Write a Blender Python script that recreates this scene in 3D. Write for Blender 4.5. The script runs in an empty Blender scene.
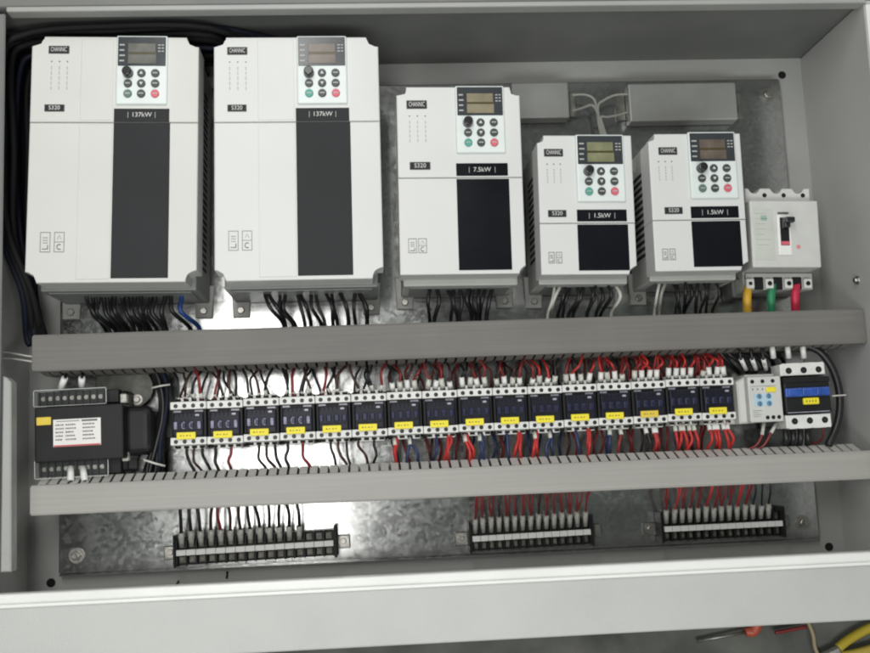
import bpy, bmesh, math, random
from mathutils import Vector, Matrix
random.seed(7)
R = math.radians
sc = bpy.context.scene
col = sc.collection

# ------------------------------------------------------------------ camera
FPX = 1011.3748
B = Matrix(((0.99712023, -0.04072847, 0.06397214),
            (-0.03222899, -0.99116155, -0.12868593),
            (0.06864791, 0.12625359, -0.98961987)))
CAM = Vector((-0.09500185, -0.17472236, 1.36953508))
cd = bpy.data.cameras.new('camera'); cam = bpy.data.objects.new('camera', cd); col.objects.link(cam)
m3 = Matrix((B[0], -B[1], -B[2])).transposed()
cam.matrix_world = Matrix.Translation(CAM) @ m3.to_4x4()
cd.sensor_width = 36; cd.lens = FPX / 870 * 36; cd.clip_end = 100; cd.clip_start = .01
sc.camera = cam
def W(px, py, z):
    """measured photo point -> world point on the level z of the cabinet"""
    d = B.transposed() @ Vector(((px - 435) / FPX, (py - 326.5) / FPX, 1))
    t = (z - CAM.z) / d.z
    return CAM + d * t
def WX(px, py, z): return W(px, py, z).x
def WY(px, py, z): return W(px, py, z).y

# ------------------------------------------------------------------ materials
def mat(name, c, rough=.5, metal=0., var=.06, vscale=30., bump=0., bscale=400., coat=0., dust=0., spec=.5, trans=0., alpha=1., emit=None):
    m = bpy.data.materials.new(name); m.use_nodes = True
    nt = m.node_tree; N = nt.nodes; L = nt.links
    b = N['Principled BSDF']
    b.inputs['Roughness'].default_value = rough
    b.inputs['Metallic'].default_value = metal
    b.inputs['Coat Weight'].default_value = coat
    b.inputs['Specular IOR Level'].default_value = spec
    b.inputs['Transmission Weight'].default_value = trans
    b.inputs['Alpha'].default_value = alpha
    tc = N.new('ShaderNodeTexCoord')
    n = N.new('ShaderNodeTexNoise'); n.inputs['Scale'].default_value = vscale; n.inputs['Detail'].default_value = 6
    L.new(tc.outputs['Object'], n.inputs['Vector'])
    r = N.new('ShaderNodeValToRGB')
    lo = [max(0, x * (1 - var)) for x in c]; hi = [min(1, x * (1 + var)) for x in c]
    r.color_ramp.elements[0].color = (*lo, 1); r.color_ramp.elements[0].position = .3
    r.color_ramp.elements[1].color = (*hi, 1); r.color_ramp.elements[1].position = .7
    L.new(n.outputs['Fac'], r.inputs['Fac'])
    out = r.outputs['Color']
    if dust:
        n2 = N.new('ShaderNodeTexNoise'); n2.inputs['Scale'].default_value = 9; n2.inputs['Detail'].default_value = 9
        L.new(tc.outputs['Object'], n2.inputs['Vector'])
        r2 = N.new('ShaderNodeMapRange'); r2.inputs[1].default_value = .45; r2.inputs[2].default_value = .75; r2.inputs[4].default_value = dust
        L.new(n2.outputs['Fac'], r2.inputs[0])
        mx = N.new('ShaderNodeMix'); mx.data_type = 'RGBA'
        L.new(r2.outputs[0], mx.inputs[0]); L.new(out, mx.inputs[6]); mx.inputs[7].default_value = (.33, .31, .28, 1)
        out = mx.outputs[2]
    L.new(out, b.inputs['Base Color'])
    rr = N.new('ShaderNodeMapRange'); rr.inputs[3].default_value = max(.02, rough - .07); rr.inputs[4].default_value = min(1, rough + .07)
    L.new(n.outputs['Fac'], rr.inputs[0]); L.new(rr.outputs[0], b.inputs['Roughness'])
    if bump:
        n3 = N.new('ShaderNodeTexNoise'); n3.inputs['Scale'].default_value = bscale; n3.inputs['Detail'].default_value = 3
        L.new(tc.outputs['Object'], n3.inputs['Vector'])
        bp = N.new('ShaderNodeBump'); bp.inputs['Strength'].default_value = bump; bp.inputs['Distance'].default_value = .001
        L.new(n3.outputs['Fac'], bp.inputs['Height']); L.new(bp.outputs[0], b.inputs['Normal'])
    if emit:
        b.inputs['Emission Color'].default_value = (*emit[0], 1); b.inputs['Emission Strength'].default_value = emit[1]
    return m
def streaks(m, amt):
    nt = m.node_tree; N = nt.nodes; L = nt.links; b = N['Principled BSDF']
    src = b.inputs['Base Color'].links[0].from_socket
    tc = N.new('ShaderNodeTexCoord'); mp = N.new('ShaderNodeMapping'); mp.inputs['Scale'].default_value = (2.2, 160, 20)
    n = N.new('ShaderNodeTexNoise'); n.inputs['Scale'].default_value = 1.5; n.inputs['Detail'].default_value = 7
    L.new(tc.outputs['Object'], mp.inputs[0]); L.new(mp.outputs[0], n.inputs['Vector'])
    r = N.new('ShaderNodeMapRange'); r.inputs[1].default_value = .3; r.inputs[2].default_value = .7; r.inputs[3].default_value = 1 - amt; r.inputs[4].default_value = 1 + amt
    L.new(n.outputs['Fac'], r.inputs[0])
    v = N.new('ShaderNodeVectorMath'); v.operation = 'SCALE'; L.new(src, v.inputs[0]); L.new(r.outputs[0], v.inputs['Scale'])
    L.new(v.outputs[0], b.inputs['Base Color']); return m
def galvanised():
    m = bpy.data.materials.new('galvanised steel'); m.use_nodes = True
    nt = m.node_tree; N = nt.nodes; L = nt.links; b = N['Principled BSDF']
    b.inputs['Metallic'].default_value = .94
    tc = N.new('ShaderNodeTexCoord')
    v = N.new('ShaderNodeTexVoronoi'); v.inputs['Scale'].default_value = 210; v.inputs['Randomness'].default_value = 1
    nz = N.new('ShaderNodeTexNoise'); nz.inputs['Scale'].default_value = 60; nz.inputs['Detail'].default_value = 4
    mm = N.new('ShaderNodeMix'); mm.data_type = 'RGBA'; mm.inputs[0].default_value = .02
    L.new(tc.outputs['Object'], nz.inputs['Vector'])
    L.new(tc.outputs['Object'], mm.inputs[6]); L.new(nz.outputs['Color'], mm.inputs[7]); L.new(mm.outputs[2], v.inputs['Vector'])
    sep = N.new('ShaderNodeSeparateColor'); L.new(v.outputs['Color'], sep.inputs[0])
    r = N.new('ShaderNodeMapRange'); r.inputs[3].default_value = .15; r.inputs[4].default_value = .23
    L.new(sep.outputs[0], r.inputs[0]); L.new(r.outputs[0], b.inputs['Roughness'])
    big = N.new('ShaderNodeTexNoise'); big.inputs['Scale'].default_value = 7; big.inputs['Detail'].default_value = 8
    L.new(tc.outputs['Object'], big.inputs['Vector'])
    ad = N.new('ShaderNodeMath'); ad.operation = 'MULTIPLY_ADD'; ad.inputs[1].default_value = .22
    L.new(sep.outputs[1], ad.inputs[0]); L.new(big.outputs['Fac'], ad.inputs[2])
    cr = N.new('ShaderNodeValToRGB')
    cr.color_ramp.elements[0].position = .35; cr.color_ramp.elements[0].color = (.34, .345, .34, 1)
    cr.color_ramp.elements[1].position = 1.; cr.color_ramp.elements[1].color = (.62, .63, .615, 1)
    L.new(ad.outputs[0], cr.inputs['Fac']); L.new(cr.outputs['Color'], b.inputs['Base Color'])
    bp = N.new('ShaderNodeBump'); bp.inputs['Strength'].default_value = .025; bp.inputs['Distance'].default_value = .0003
    L.new(sep.outputs[2], bp.inputs['Height'])
    bp2 = N.new('ShaderNodeBump'); bp2.inputs['Strength'].default_value = .035; bp2.inputs['Distance'].default_value = .002
    L.new(big.outputs['Fac'], bp2.inputs['Height']); L.new(bp.outputs[0], bp2.inputs['Normal'])
    L.new(bp2.outputs[0], b.inputs['Normal'])
    return m
M = dict(
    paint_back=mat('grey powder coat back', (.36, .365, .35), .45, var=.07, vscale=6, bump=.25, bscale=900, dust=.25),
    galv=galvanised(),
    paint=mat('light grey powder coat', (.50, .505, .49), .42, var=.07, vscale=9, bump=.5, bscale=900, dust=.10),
    paint_shade=mat('shaded grey powder coat', (.15, .155, .150), .5, var=.10, vscale=5, bump=.25, bscale=900, dust=.2),  # darker copy of the cabinet paint, shade put into the colour
    lip=mat('white for lit lip and markers', (.80, .80, .78), .38, var=.04, vscale=12, bump=.1),
    drive=mat('white drive plastic', (.60, .60, .572), .45, var=.035, vscale=6, dust=.05, bump=.15, bscale=1500),
    drive_cool=mat('cool white drive plastic', (.635, .64, .63), .45, var=.03, vscale=6, dust=.04, bump=.15, bscale=1500),
    keypad=mat('pale keypad plastic', (.70, .75, .74), .4, var=.03),
    housing=mat('grey drive housing', (.19, .20, .19), .45, var=.12, vscale=20, bump=.2),
    housing_light=mat('light grey drive housing', (.42, .42, .40), .5, var=.08, vscale=20, bump=.2),
    panel_soft=mat('charcoal panel film', (.026, .027, .029), .6, spec=.2, var=.12, vscale=12, bump=.15, bscale=1200),
    panel=mat('black glossy panel film', (.008, .009, .012), .3, spec=.15, var=.2, vscale=12),
    badge=mat('dark grey badge', (.055, .055, .055), .4),
    print_=mat('pale print', (.62, .62, .60), .5),
    print_dark=mat('dark print', (.10, .10, .10), .5),
    print_grey=mat('faint grey print', (.42, .42, .40), .5),
    lcd_frame=mat('smoked display window', (.045, .05, .055), .22),
    lcd=mat('brown green display glass', (.25, .22, .15), .25, var=.15, vscale=60),
    lcd_dim=mat('grey display glass', (.13, .13, .115), .25, var=.2, vscale=60),
    lcd_brown=mat('brown display glass', (.13, .105, .085), .25, var=.2, vscale=60),
    lcd_green=mat('green display glass', (.21, .215, .125), .25, var=.15, vscale=60),
    key_green_dull=mat('dull green key', (.10, .17, .15), .45),
    lcd_gap=mat('dark olive display gap', (.07, .06, .02), .3),
    key=mat('dark rubber key', (.045, .055, .055), .45),
    key_green=mat('green key', (.08, .33, .27), .45),
    key_red=mat('pink red key', (.62, .12, .16), .45),
    knob=mat('black knob', (.02, .022, .022), .25),
    black=mat('black plastic', (.010, .010, .011), .5, spec=.3, var=.25, dust=.02),
    navy=mat('dark navy plastic', (.008, .009, .018), .42, spec=.22, var=.3, vscale=80, dust=.05),
    navy_chip=mat('navy moulded plastic', (.020, .022, .055), .35, spec=.3, var=.5, vscale=300),
    glint=mat('lilac lamp highlight', (.22, .21, .30), .4, var=.5, vscale=500),  # lamp highlight on the contactor covers, painted as a lilac tone
    blue=mat('blue plastic', (.03, .09, .38), .35, var=.2, vscale=90),
    white=mat('white terminal plastic', (.68, .68, .66), .45, var=.08, vscale=70, dust=.10),
    relay=mat('light grey relay plastic', (.56, .56, .54), .45, var=.05, vscale=40),
    yellow=mat('yellow tag', (.80, .68, .03), .5, var=.08, vscale=60),
    yellow_dull=mat('dull yellow tag', (.70, .52, .06), .5, var=.08, vscale=60),
    tagprint=mat('olive tag print', (.28, .22, .02), .6),
    screw=mat('zinc screw', (.40, .39, .36), .35, metal=.9, var=.2, vscale=200),
    tscrew=mat('dull terminal screw', (.16, .155, .13), .5, metal=.4, var=.5, vscale=150),
    screwdark=mat('dark screw', (.04, .04, .04), .4, metal=.5),
    chip=mat('grey moulded chip', (.34, .34, .40), .3, var=.2, vscale=150),
    duct=mat('grey wiring duct plastic', (.150, .142, .132), .6, var=.06, vscale=5, bump=.12, bscale=700, dust=.12),
    duct_lo=mat('wiring duct plastic with sheen', (.33, .32, .30), .46, var=.05, vscale=5, bump=.12, bscale=700, dust=.1),  # lower duct grey lightened, lamp sheen put into the colour
    duct_base=mat('light duct side plastic', (.55, .54, .51), .5, var=.06),
    hole=mat('black hole', (.006, .006, .006), .9),
    w_black=mat('black wire', (.012, .012, .013), .38),
    w_dark=mat('dark brown wire', (.045, .018, .015), .4),
    w_darkred=mat('dark red wire', (.20, .022, .022), .4),
    w_red=mat('red wire', (.43, .025, .022), .4),
    w_matte=mat('matt black cable', (.009, .009, .010), .7, spec=.2),
    foot=mat('dull transformer foot', (.12, .12, .105), .5, metal=.3, var=.35, vscale=80),
    w_ink=mat('ink blue cable', (.008, .010, .022), .65, spec=.25),
    w_navy=mat('navy wire', (.02, .03, .09), .4),
    w_blue=mat('blue wire', (.015, .05, .20), .4),
    w_white=mat('white wire', (.55, .54, .50), .45),
    w_grey=mat('grey wire', (.30, .30, .27), .45),
    s_yellow=mat('yellow sleeve', (.62, .36, .03), .45),
    s_green=mat('green sleeve', (.02, .20, .09), .45),
    s_red=mat('crimson sleeve', (.50, .02, .06), .45),
    ferrule=mat('white wire sleeve', (.70, .70, .68), .4, var=.1, vscale=200),
    ferrule_g=mat('grey wire sleeve', (.52, .52, .47), .35, var=.3, vscale=300),
    alu=mat('aluminium resistor case', (.33, .335, .32), .45, metal=.35, var=.08, vscale=20, bump=.1),
    clear=None, paper=mat('white paper label', (.74, .72, .70), .55, var=.04),
    rededge=mat('red label edge', (.5, .05, .06), .5),
    steel=mat('zinc bracket', (.30, .30, .27), .38, metal=.8, var=.3, vscale=60),
    floor=mat('dirty concrete floor', (.085, .09, .08), .75, var=.5, vscale=12, bump=.6, bscale=120, dust=.35),
    orange=mat('orange red handle', (.50, .09, .05), .4, dust=.3),
    toolyellow=mat('yellow handle', (.50, .38, .03), .45, dust=.4),
    beige=mat('beige cord', (.35, .29, .18), .6),
)
streaks(M['duct'], .09); streaks(M['duct_lo'], .06)
def clear_mat():
    m = bpy.data.materials.new('clear plastic cover'); m.use_nodes = True
    nt = m.node_tree; N = nt.nodes; L = nt.links; b = N['Principled BSDF']
    b.inputs['Base Color'].default_value = (.2, .22, .21, 1); b.inputs['Roughness'].default_value = .3
    n = N.new('ShaderNodeTexNoise'); n.inputs['Scale'].default_value = 40
    r = N.new('ShaderNodeMapRange'); r.inputs[3].default_value = .03; r.inputs[4].default_value = .10
    L.new(n.outputs['Fac'], r.inputs[0]); L.new(r.outputs[0], b.inputs['Alpha'])
    return m
M['clear'] = clear_mat()
M['clear_edge'] = mat('clear plastic edge', (.50, .52, .50), .25)

# ------------------------------------------------------------------ mesh helpers
class MB:
    def __init__(s): s.bm = bmesh.new()
    def box(s, x0, x1, y0, y1, z0, z1, bev=0., seg=1, top=1.):
        vs = []
        cx, cy = (x0 + x1) / 2, (y0 + y1) / 2
        for z, k in ((z0, 1.), (z1, top)):
            for x, y in ((x0, y0), (x1, y0), (x1, y1), (x0, y1)):
                vs.append(s.bm.verts.new((cx + (x - cx) * k, cy + (y - cy) * k, z)))
        f = [(3, 2, 1, 0), (4, 5, 6, 7), (0, 1, 5, 4), (1, 2, 6, 5), (2, 3, 7, 6), (3, 0, 4, 7)]
        fs = [s.bm.faces.new([vs[i] for i in q]) for q in f]
        if bev:
            es = list({e for fc in fs for e in fc.edges})
            bmesh.ops.bevel(s.bm, geom=es, offset=bev, segments=seg, profile=.5, affect='EDGES')
        return s
    def prism(s, pts, z0, z1, bev=0., seg=1):
        a = 0
        for i in range(len(pts)):
            a += pts[i - 1][0] * pts[i][1] - pts[i][0] * pts[i - 1][1]
        if a < 0: pts = pts[::-1]
        lo = [s.bm.verts.new((x, y, z0)) for x, y in pts]; hi = [s.bm.verts.new((x, y, z1)) for x, y in pts]
        n = len(pts)
        s.bm.faces.new(lo[::-1]); tf = s.bm.faces.new(hi)
        for i in range(n): s.bm.faces.new((lo[i], lo[(i + 1) % n], hi[(i + 1) % n], hi[i]))
        if bev: bmesh.ops.bevel(s.bm, geom=list(tf.edges), offset=bev, segments=seg, profile=.5, affect='EDGES')
        return s
    def cyl(s, x, y, z0, z1, r, r2=None, n=16, bev=0.):
        r2 = r if r2 is None else r2
        lo = [s.bm.verts.new((x + r * math.cos(2 * math.pi * i / n), y + r * math.sin(2 * math.pi * i / n), z0)) for i in range(n)]
        hi = [s.bm.verts.new((x + r2 * math.cos(2 * math.pi * i / n), y + r2 * math.sin(2 * math.pi * i / n), z1)) for i in range(n)]
        s.bm.faces.new(lo[::-1]); tf = s.bm.faces.new(hi)
        for i in range(n):
            f = s.bm.faces.new((lo[i], lo[(i + 1) % n], hi[(i + 1) % n], hi[i])); f.smooth = True
        if bev: bmesh.ops.bevel(s.bm, geom=list(tf.edges), offset=bev, segments=2, profile=.5, affect='EDGES')
        return s
    def tube(s, pts, r, n=8, k=5, smooth=True):
        P = [Vector(p) for p in pts]
        if smooth and len(P) > 2:
            Q = []
            for i in range(len(P) - 1):
                p0 = P[max(i - 1, 0)]; p1 = P[i]; p2 = P[i + 1]; p3 = P[min(i + 2, len(P) - 1)]
                for j in range(k):
                    t = j / k
                    Q.append(.5 * ((2 * p1) + (p2 - p0) * t + (2 * p0 - 5 * p1 + 4 * p2 - p3) * t * t + (3 * p1 - p0 - 3 * p2 + p3) * t ** 3))
            Q.append(P[-1]); P = Q
        rs = r if isinstance(r, (list, tuple)) else None
        rings = []
        T0 = (P[1] - P[0]).normalized(); u = T0.orthogonal().normalized()
        for i, p in enumerate(P):
            T = (P[min(i + 1, len(P) - 1)] - P[max(i - 1, 0)]).normalized()
            u = (u - T * u.dot(T)).normalized(); v = T.cross(u)
            rad = r if not rs else rs[0] + (rs[1] - rs[0]) * i / (len(P) - 1)
            rings.append([s.bm.verts.new(p + (u * math.cos(2 * math.pi * j / n) + v * math.sin(2 * math.pi * j / n)) * rad) for j in range(n)])
        for a, b in zip(rings, rings[1:]):
            for j in range(n):
                f = s.bm.faces.new((a[j], a[(j + 1) % n], b[(j + 1) % n], b[j])); f.smooth = True
        s.bm.faces.new(rings[0][::-1]); s.bm.faces.new(rings[-1])
        return s
    def build(s, name, m, parent=None, label=None):
        me = bpy.data.meshes.new(name); s.bm.normal_update()
        bmesh.ops.recalc_face_normals(s.bm, faces=s.bm.faces)
        s.bm.to_mesh(me); s.bm.free()
        me.materials.append(M[m] if isinstance(m, str) else m)
        o = bpy.data.objects.new(name, me); col.objects.link(o); o.parent = parent
        if label: o['label'] = label
        return o
def tag(o, label=None, cat=None, group=None, kind=None):
    for k, v in (('label', label), ('category', cat), ('group', group), ('kind', kind)):
        if v: o[k] = v
    return o
def empty(name, loc, rz, label, cat, group=None):
    o = bpy.data.objects.new(name, None); col.objects.link(o); o.empty_display_size = .02
    o.location = loc; o.rotation_euler = (0, 0, rz)
    return tag(o, label, cat, group)
def kids(o): return [c for c in bpy.data.objects if c.parent == o]
def copy_tree(o, parent=None):
    c = o.copy(); col.objects.link(c); c.parent = parent
    for ch in kids(o): copy_tree(ch, c)
    return c
def text(s, size, x, y, z, m, parent, name='lettering', rot=0., sx=1., center=True):
    cu = bpy.data.curves.new('t', 'FONT'); cu.body = s; cu.size = size; cu.extrude = .0001
    cu.align_x = 'CENTER' if center else 'LEFT'; cu.align_y = 'CENTER'; cu.resolution_u = 3
    t = bpy.data.objects.new('t', cu); col.objects.link(t)
    bpy.context.view_layer.update()
    me = bpy.data.meshes.new_from_object(t)
    bpy.data.objects.remove(t)
    me.name = name
    me.transform(Matrix.Translation((x, y, z)) @ Matrix.Rotation(rot, 4, 'Z') @ Matrix.Diagonal((sx, 1, 1, 1)))
    me.materials.clear(); me.materials.append(M[m])
    o = bpy.data.objects.new(name, me); col.objects.link(o); o.parent = parent
    return o

# ------------------------------------------------------------------ floor
fl = MB(); fl.box(-4, 4, -4, 4, -.10, -.062); tag(fl.build('floor', 'floor'), 'dark dusty concrete floor under the cabinet', 'floor', kind='structure')

# ------------------------------------------------------------------ cabinet
XL, XR, YT, YB = -.5475, .5565, .3835, -.3755      # inside of the walls
ZB, ZR = -.02, .175
cab = empty('electrical_cabinet', (0, 0, -.06), 0, 'large light grey steel cabinet lying open on the floor around all the switchgear', 'cabinet')
o_ = .06
def cpart(mb, name, m, label=None):
    o = mb.build(name, m, cab, label); o.location = (0, 0, .06); return o
cpart(MB().box(XL, XR, YB, YT, -.058, ZB), 'back_panel', 'paint_back')
cpart(MB().box(XL - .012, XL, YB, YT, -.058, ZR - .002, .0015), 'side_wall', 'relay')  # left wall given a lighter colour to stand in for light
cpart(MB().box(XR, XR + .012, YB, YT, -.058, ZR - .002, .0015), 'side_wall', 'paint')
cpart(MB().box(XL - .012, XR + .012, YT, YT + .012, -.058, ZR - .002, .0015), 'side_wall', 'paint_shade')  # top wall uses the darkened paint, its shade is in the colour
cpart(MB().box(XL - .012, XR + .012, YB - .014, YB, -.058, ZR - .006, .0015), 'side_wall', 'paint')
# front flange: lower one wide, its raised lip whitened as if lit
cpart(MB().box(XL - .06, XR + .06, -.389, -.3215, ZR - .006, ZR, .002, 2), 'front_flange', 'paint')
cpart(MB().box(XL - .06, XR + .06, -.3213, -.3095, ZR - .014, ZR + .004, .003, 3)
      .box(XL - .06, XR + .06, -.3255, -.3213, ZR + .0005, ZR + .0022, .0008), 'flange_lip', 'lip')
cpart(MB().box(XL - .06, XR + .06, .3835, .45, ZR - .002, ZR + .002, .0015), 'front_flange', 'paint_shade')  # top flange in the darkened paint too, standing in for shade
cpart(MB().box(-.515, .5570, .3765, .3833, ZR - .016, ZR + .004, .002, 2), 'flange_lip', 'paint_back')
cpart(MB().box(XL - .08, -.517, -.3093, .3763, ZR - .004, ZR, .0015), 'front_flange', 'paint_shade')
cpart(MB().box(XR + .0006, XR + .06, -.3093, .3763, ZR - .001, ZR + .002, .0015), 'front_flange', 'lip')
ha = W(11, 382, .169); hb_ = W(11, 572, .169)
hp = MB().prism([(-.5165, hb_.y), (hb_.x, hb_.y), (ha.x, ha.y), (ha.x - .006, ha.y + .006), (-.5165, ha.y + .007)], .150, .169, .0015)
cpart(hp, 'hinge_plate', 'paint_back')
for px, py in ((51, 583), (829, 547), (782, 75)):
    p = W(px, py, ZB)
    cpart(MB().cyl(p.x, p.y, ZB - .001, ZB + .0006, .0058, n=20), 'mounting_hole', 'hole')
p = W(800, 600, ZB)
bl = MB()
q = W(861, 280, .09)
bl.tube([(XR - .006, q.y, .09), (XR + .001, q.y, .09)], .0035, smooth=False).tube([(XR - .002, q.y, .09), (XR + .001, q.y, .09)], .006, n=6, smooth=False)
cpart(bl, 'wall_bolt', 'screw')
bl = MB(); q = W(793, 597, -.02)
# ------------------------------------------------------------------ mounting plate
pl = empty('mounting_plate', (0, 0, 0), 0, 'galvanised steel mounting plate with mottled shiny surface behind the switchgear', 'mounting plate')
MB().box(-.502, .5140, -.3075, .3450, -.006, 0, .0015).build('plate_sheet', 'galv', pl)
MB().box(-.502, .5140, -.3112, -.3078, -.016, -.001, .001).build('plate_edge', 'galv', pl)
for px, py in ((76, 556), (768, 94), (804, 523)):
    p = W(px, py, .004); b_ = MB().cyl(p.x, p.y, 0, .0015, .010, n=20).cyl(p.x, p.y, .0015, .0065, .0062, n=6, bev=.0008).cyl(p.x, p.y, .0065, .012, .0032, n=12)
    b_.build('bolt', 'screw', pl)

# ------------------------------------------------------------------ wiring ducts
def duct(y0, y1, x0, x1, z, lidm, flare_up, flare_dn, label):
    e = empty('wiring_duct', ((x0 + x1) / 2, (y0 + y1) / 2, 0), 0, label, 'wiring duct', 'slotted wiring ducts')
    w2 = (x1 - x0) / 2; h2 = (y1 - y0) / 2
    MB().box(-w2, w2, -h2, h2, z - .010, z, .0018, 2).box(-w2, w2, -h2 + .0022, h2 - .0022, z - .0002, z + .0004, .0003).build('lid', lidm, e)
    b = MB(); b.box(-w2 + .002, w2 - .002, -h2 + .003, h2 - .003, .0005, .003)
    pitch = .0127; n = int((2 * w2 - .01) / pitch)
    def quadbar(xa, xb, s, fl):
        # finger from the lid side down and outward, then back to the base
        pr = [(s * (h2 - .0015), z - .004), (s * (h2 + fl), z - .030), (s * (h2 + fl * .6), .028), (s * (h2 - .002), .003)]
        th = .0016
        bm = b.bm
        for (ya, za), (yb, zb) in zip(pr, pr[1:]):
            v = [bm.verts.new(c) for c in ((xa, ya, za), (xb, ya, za), (xb, yb, zb), (xa, yb, zb), (xa, ya - s * th, za), (xb, ya - s * th, za), (xb, yb - s * th, zb), (xa, yb - s * th, zb))]
            for q in ((0, 1, 2, 3), (7, 6, 5, 4), (0, 4, 5, 1), (1, 5, 6, 2), (2, 6, 7, 3), (3, 7, 4, 0)): bm.faces.new([v[i] for i in q])
    for i in range(n):
        xa = -w2 + .006 + i * pitch
        quadbar(xa, xa + pitch * .76, 1, flare_up); quadbar(xa, xa + pitch * .76, -1, flare_dn)
    # solid strips at the foot of both sides
    b.box(-w2 + .002, w2 - .002, h2 - .0025, h2 - .0012, .003, .022).box(-w2 + .002, w2 - .002, -h2 + .0012, -h2 + .0025, .003, .022)
    b.build('slotted_side', lidm if lidm == 'duct' else 'duct_base', e)  # upper duct fingers take the dark lid grey in place of shade
    return e
ZD = .10
yu1, yu0 = WY(435, 322, ZD), WY(435, 358, ZD)
duct(yu0, yu1, WX(32, 350, ZD), .5550, ZD, 'duct', 0.0, .003, 'dark grey plastic wiring duct running straight between the drives and the contactors')
yl1, yl0 = WY(435, 468.5, ZD), WY(435, 497.5, ZD)
yl0 = yl1 - (yu1 - yu0) * .80
duct(yl0, yl1, WX(30, 500, ZD), .5550, ZD, 'duct_lo', .009, 0.0, 'grey plastic wiring duct lightened for lamp sheen, running below the contactors, above the terminal strips')
duct_u = (yu0, yu1); duct_l = (yl0, yl1)

# ------------------------------------------------------------------ drives
def arc(cx, cy, r, a0, a1, n=6):
    return [(cx + r * math.cos(R(a0 + (a1 - a0) * i / n)), cy + r * math.sin(R(a0 + (a1 - a0) * i / n))) for i in range(n + 1)]
KW, KH = .0625, .0885
def make_keypad(root, x, ytop, z, lcd='lcd', kg='key_green'):
    kp = MB().box(x, x + KW, ytop - KH, ytop, z - .012, z + .0035, .0022, 3).build('keypad', 'keypad', root)
    zz = z + .0036
    wy0, wy1 = ytop - .0395, ytop - .0022
    MB().box(x + .0022, x + KW - .0022, wy0, wy1, zz - .001, zz + .0006, .0004).build('display_window', 'lcd_frame', kp)
    lx0, lx1 = x + .0145, x + KW - .0145
    MB().box(lx0, lx1, wy1 - .0200, wy1 - .0085, zz + .0004, zz + .0011, .0003).box(lx0, lx1 + .001, wy1 - .0345, wy1 - .0225, zz + .0004, zz + .0011, .0003).build('display', lcd, kp)
    MB().box(lx0 - .0005, lx1 + .0005, wy1 - .0223, wy1 - .0202, zz + .0004, zz + .0009).build('display_gap', 'lcd_gap', kp)
    pm = MB()
    for j in range(4):
        yy = wy1 - .0105 - j * .0068
        pm.box(x + .0042, x + .0042 + random.uniform(.0055, .0072), yy - .0009, yy + .0009, zz + .0006, zz + .0009)
    for j in range(3):
        yy = wy1 - .0105 - j * .0040
        pm.box(x + KW - .0115, x + KW - .0085, yy - .0007, yy + .0007, zz + .0006, zz + .0009)
        pm.box(x + KW - .0072, x + KW - .0045, yy - .0007, yy + .0007, zz + .0006, zz + .0009)
    pm.build('display_print', 'print_grey', kp)
    xs = [x + .0150, x + .0312, x + .0480]; ys = [ytop - .0490, ytop - .0622, ytop - .0752]
    for r_ in range(3):
        for c_ in range(3):
            if r_ == 0 and c_ == 0:
                k = MB().cyl(xs[0], ys[0], zz, zz + .0105, .0066, .0056, n=24, bev=.0012).box(xs[0] - .0008, xs[0] + .0008, ys[0], ys[0] + .0050, zz + .0104, zz + .0110)
                k.build('knob', 'knob', kp); continue
            m = kg if (r_, c_) == (2, 0) else 'key_red' if (r_, c_) == (2, 2) else 'key'
            k = MB().cyl(xs[c_], ys[r_], zz - .001, zz + .0022, .0053, .0050, n=20, bev=.0007).build('key', m, kp)
            s = MB()
            if (r_, c_) == (0, 1): s.prism([(xs[1] - .0022, ys[0] - .0014), (xs[1] + .0022, ys[0] - .0014), (xs[1], ys[0] + .0024)], zz + .0021, zz + .0025)
            elif (r_, c_) == (1, 1): s.prism([(xs[1] - .0022, ys[1] + .0014), (xs[1] + .0022, ys[1] + .0014), (xs[1], ys[1] - .0024)], zz + .0021, zz + .0025)
            else: s.box(xs[c_] - .0030, xs[c_] + .0030, ys[r_] - .0007, ys[r_] + .0007, zz + .0021, zz + .0025)
            s.build('key_symbol', 'print_' if m == 'key' and (c_ == 1 and r_ < 2) else 'print_grey', k)
    return kp
def badge(root, x0, x1, y0, y1, z, s):
    b = MB().box(x0, x1, y0, y1, z - .0005, z + .0009, .0004).build('badge', 'badge', root)
    MB().box(x0 + .0010, x1 - .0010, y0 + .0009, y1 - .0009, z + .0009, z + .0011).build('badge_rim', 'panel_soft', b)
    text(s, (y1 - y0) * .82, (x0 + x1) / 2, (y0 + y1) / 2, z + .0013, 'print_', b, sx=(x1 - x0) / (y1 - y0) / (len(s) * .62) * .9 if len(s) else 1)
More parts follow.
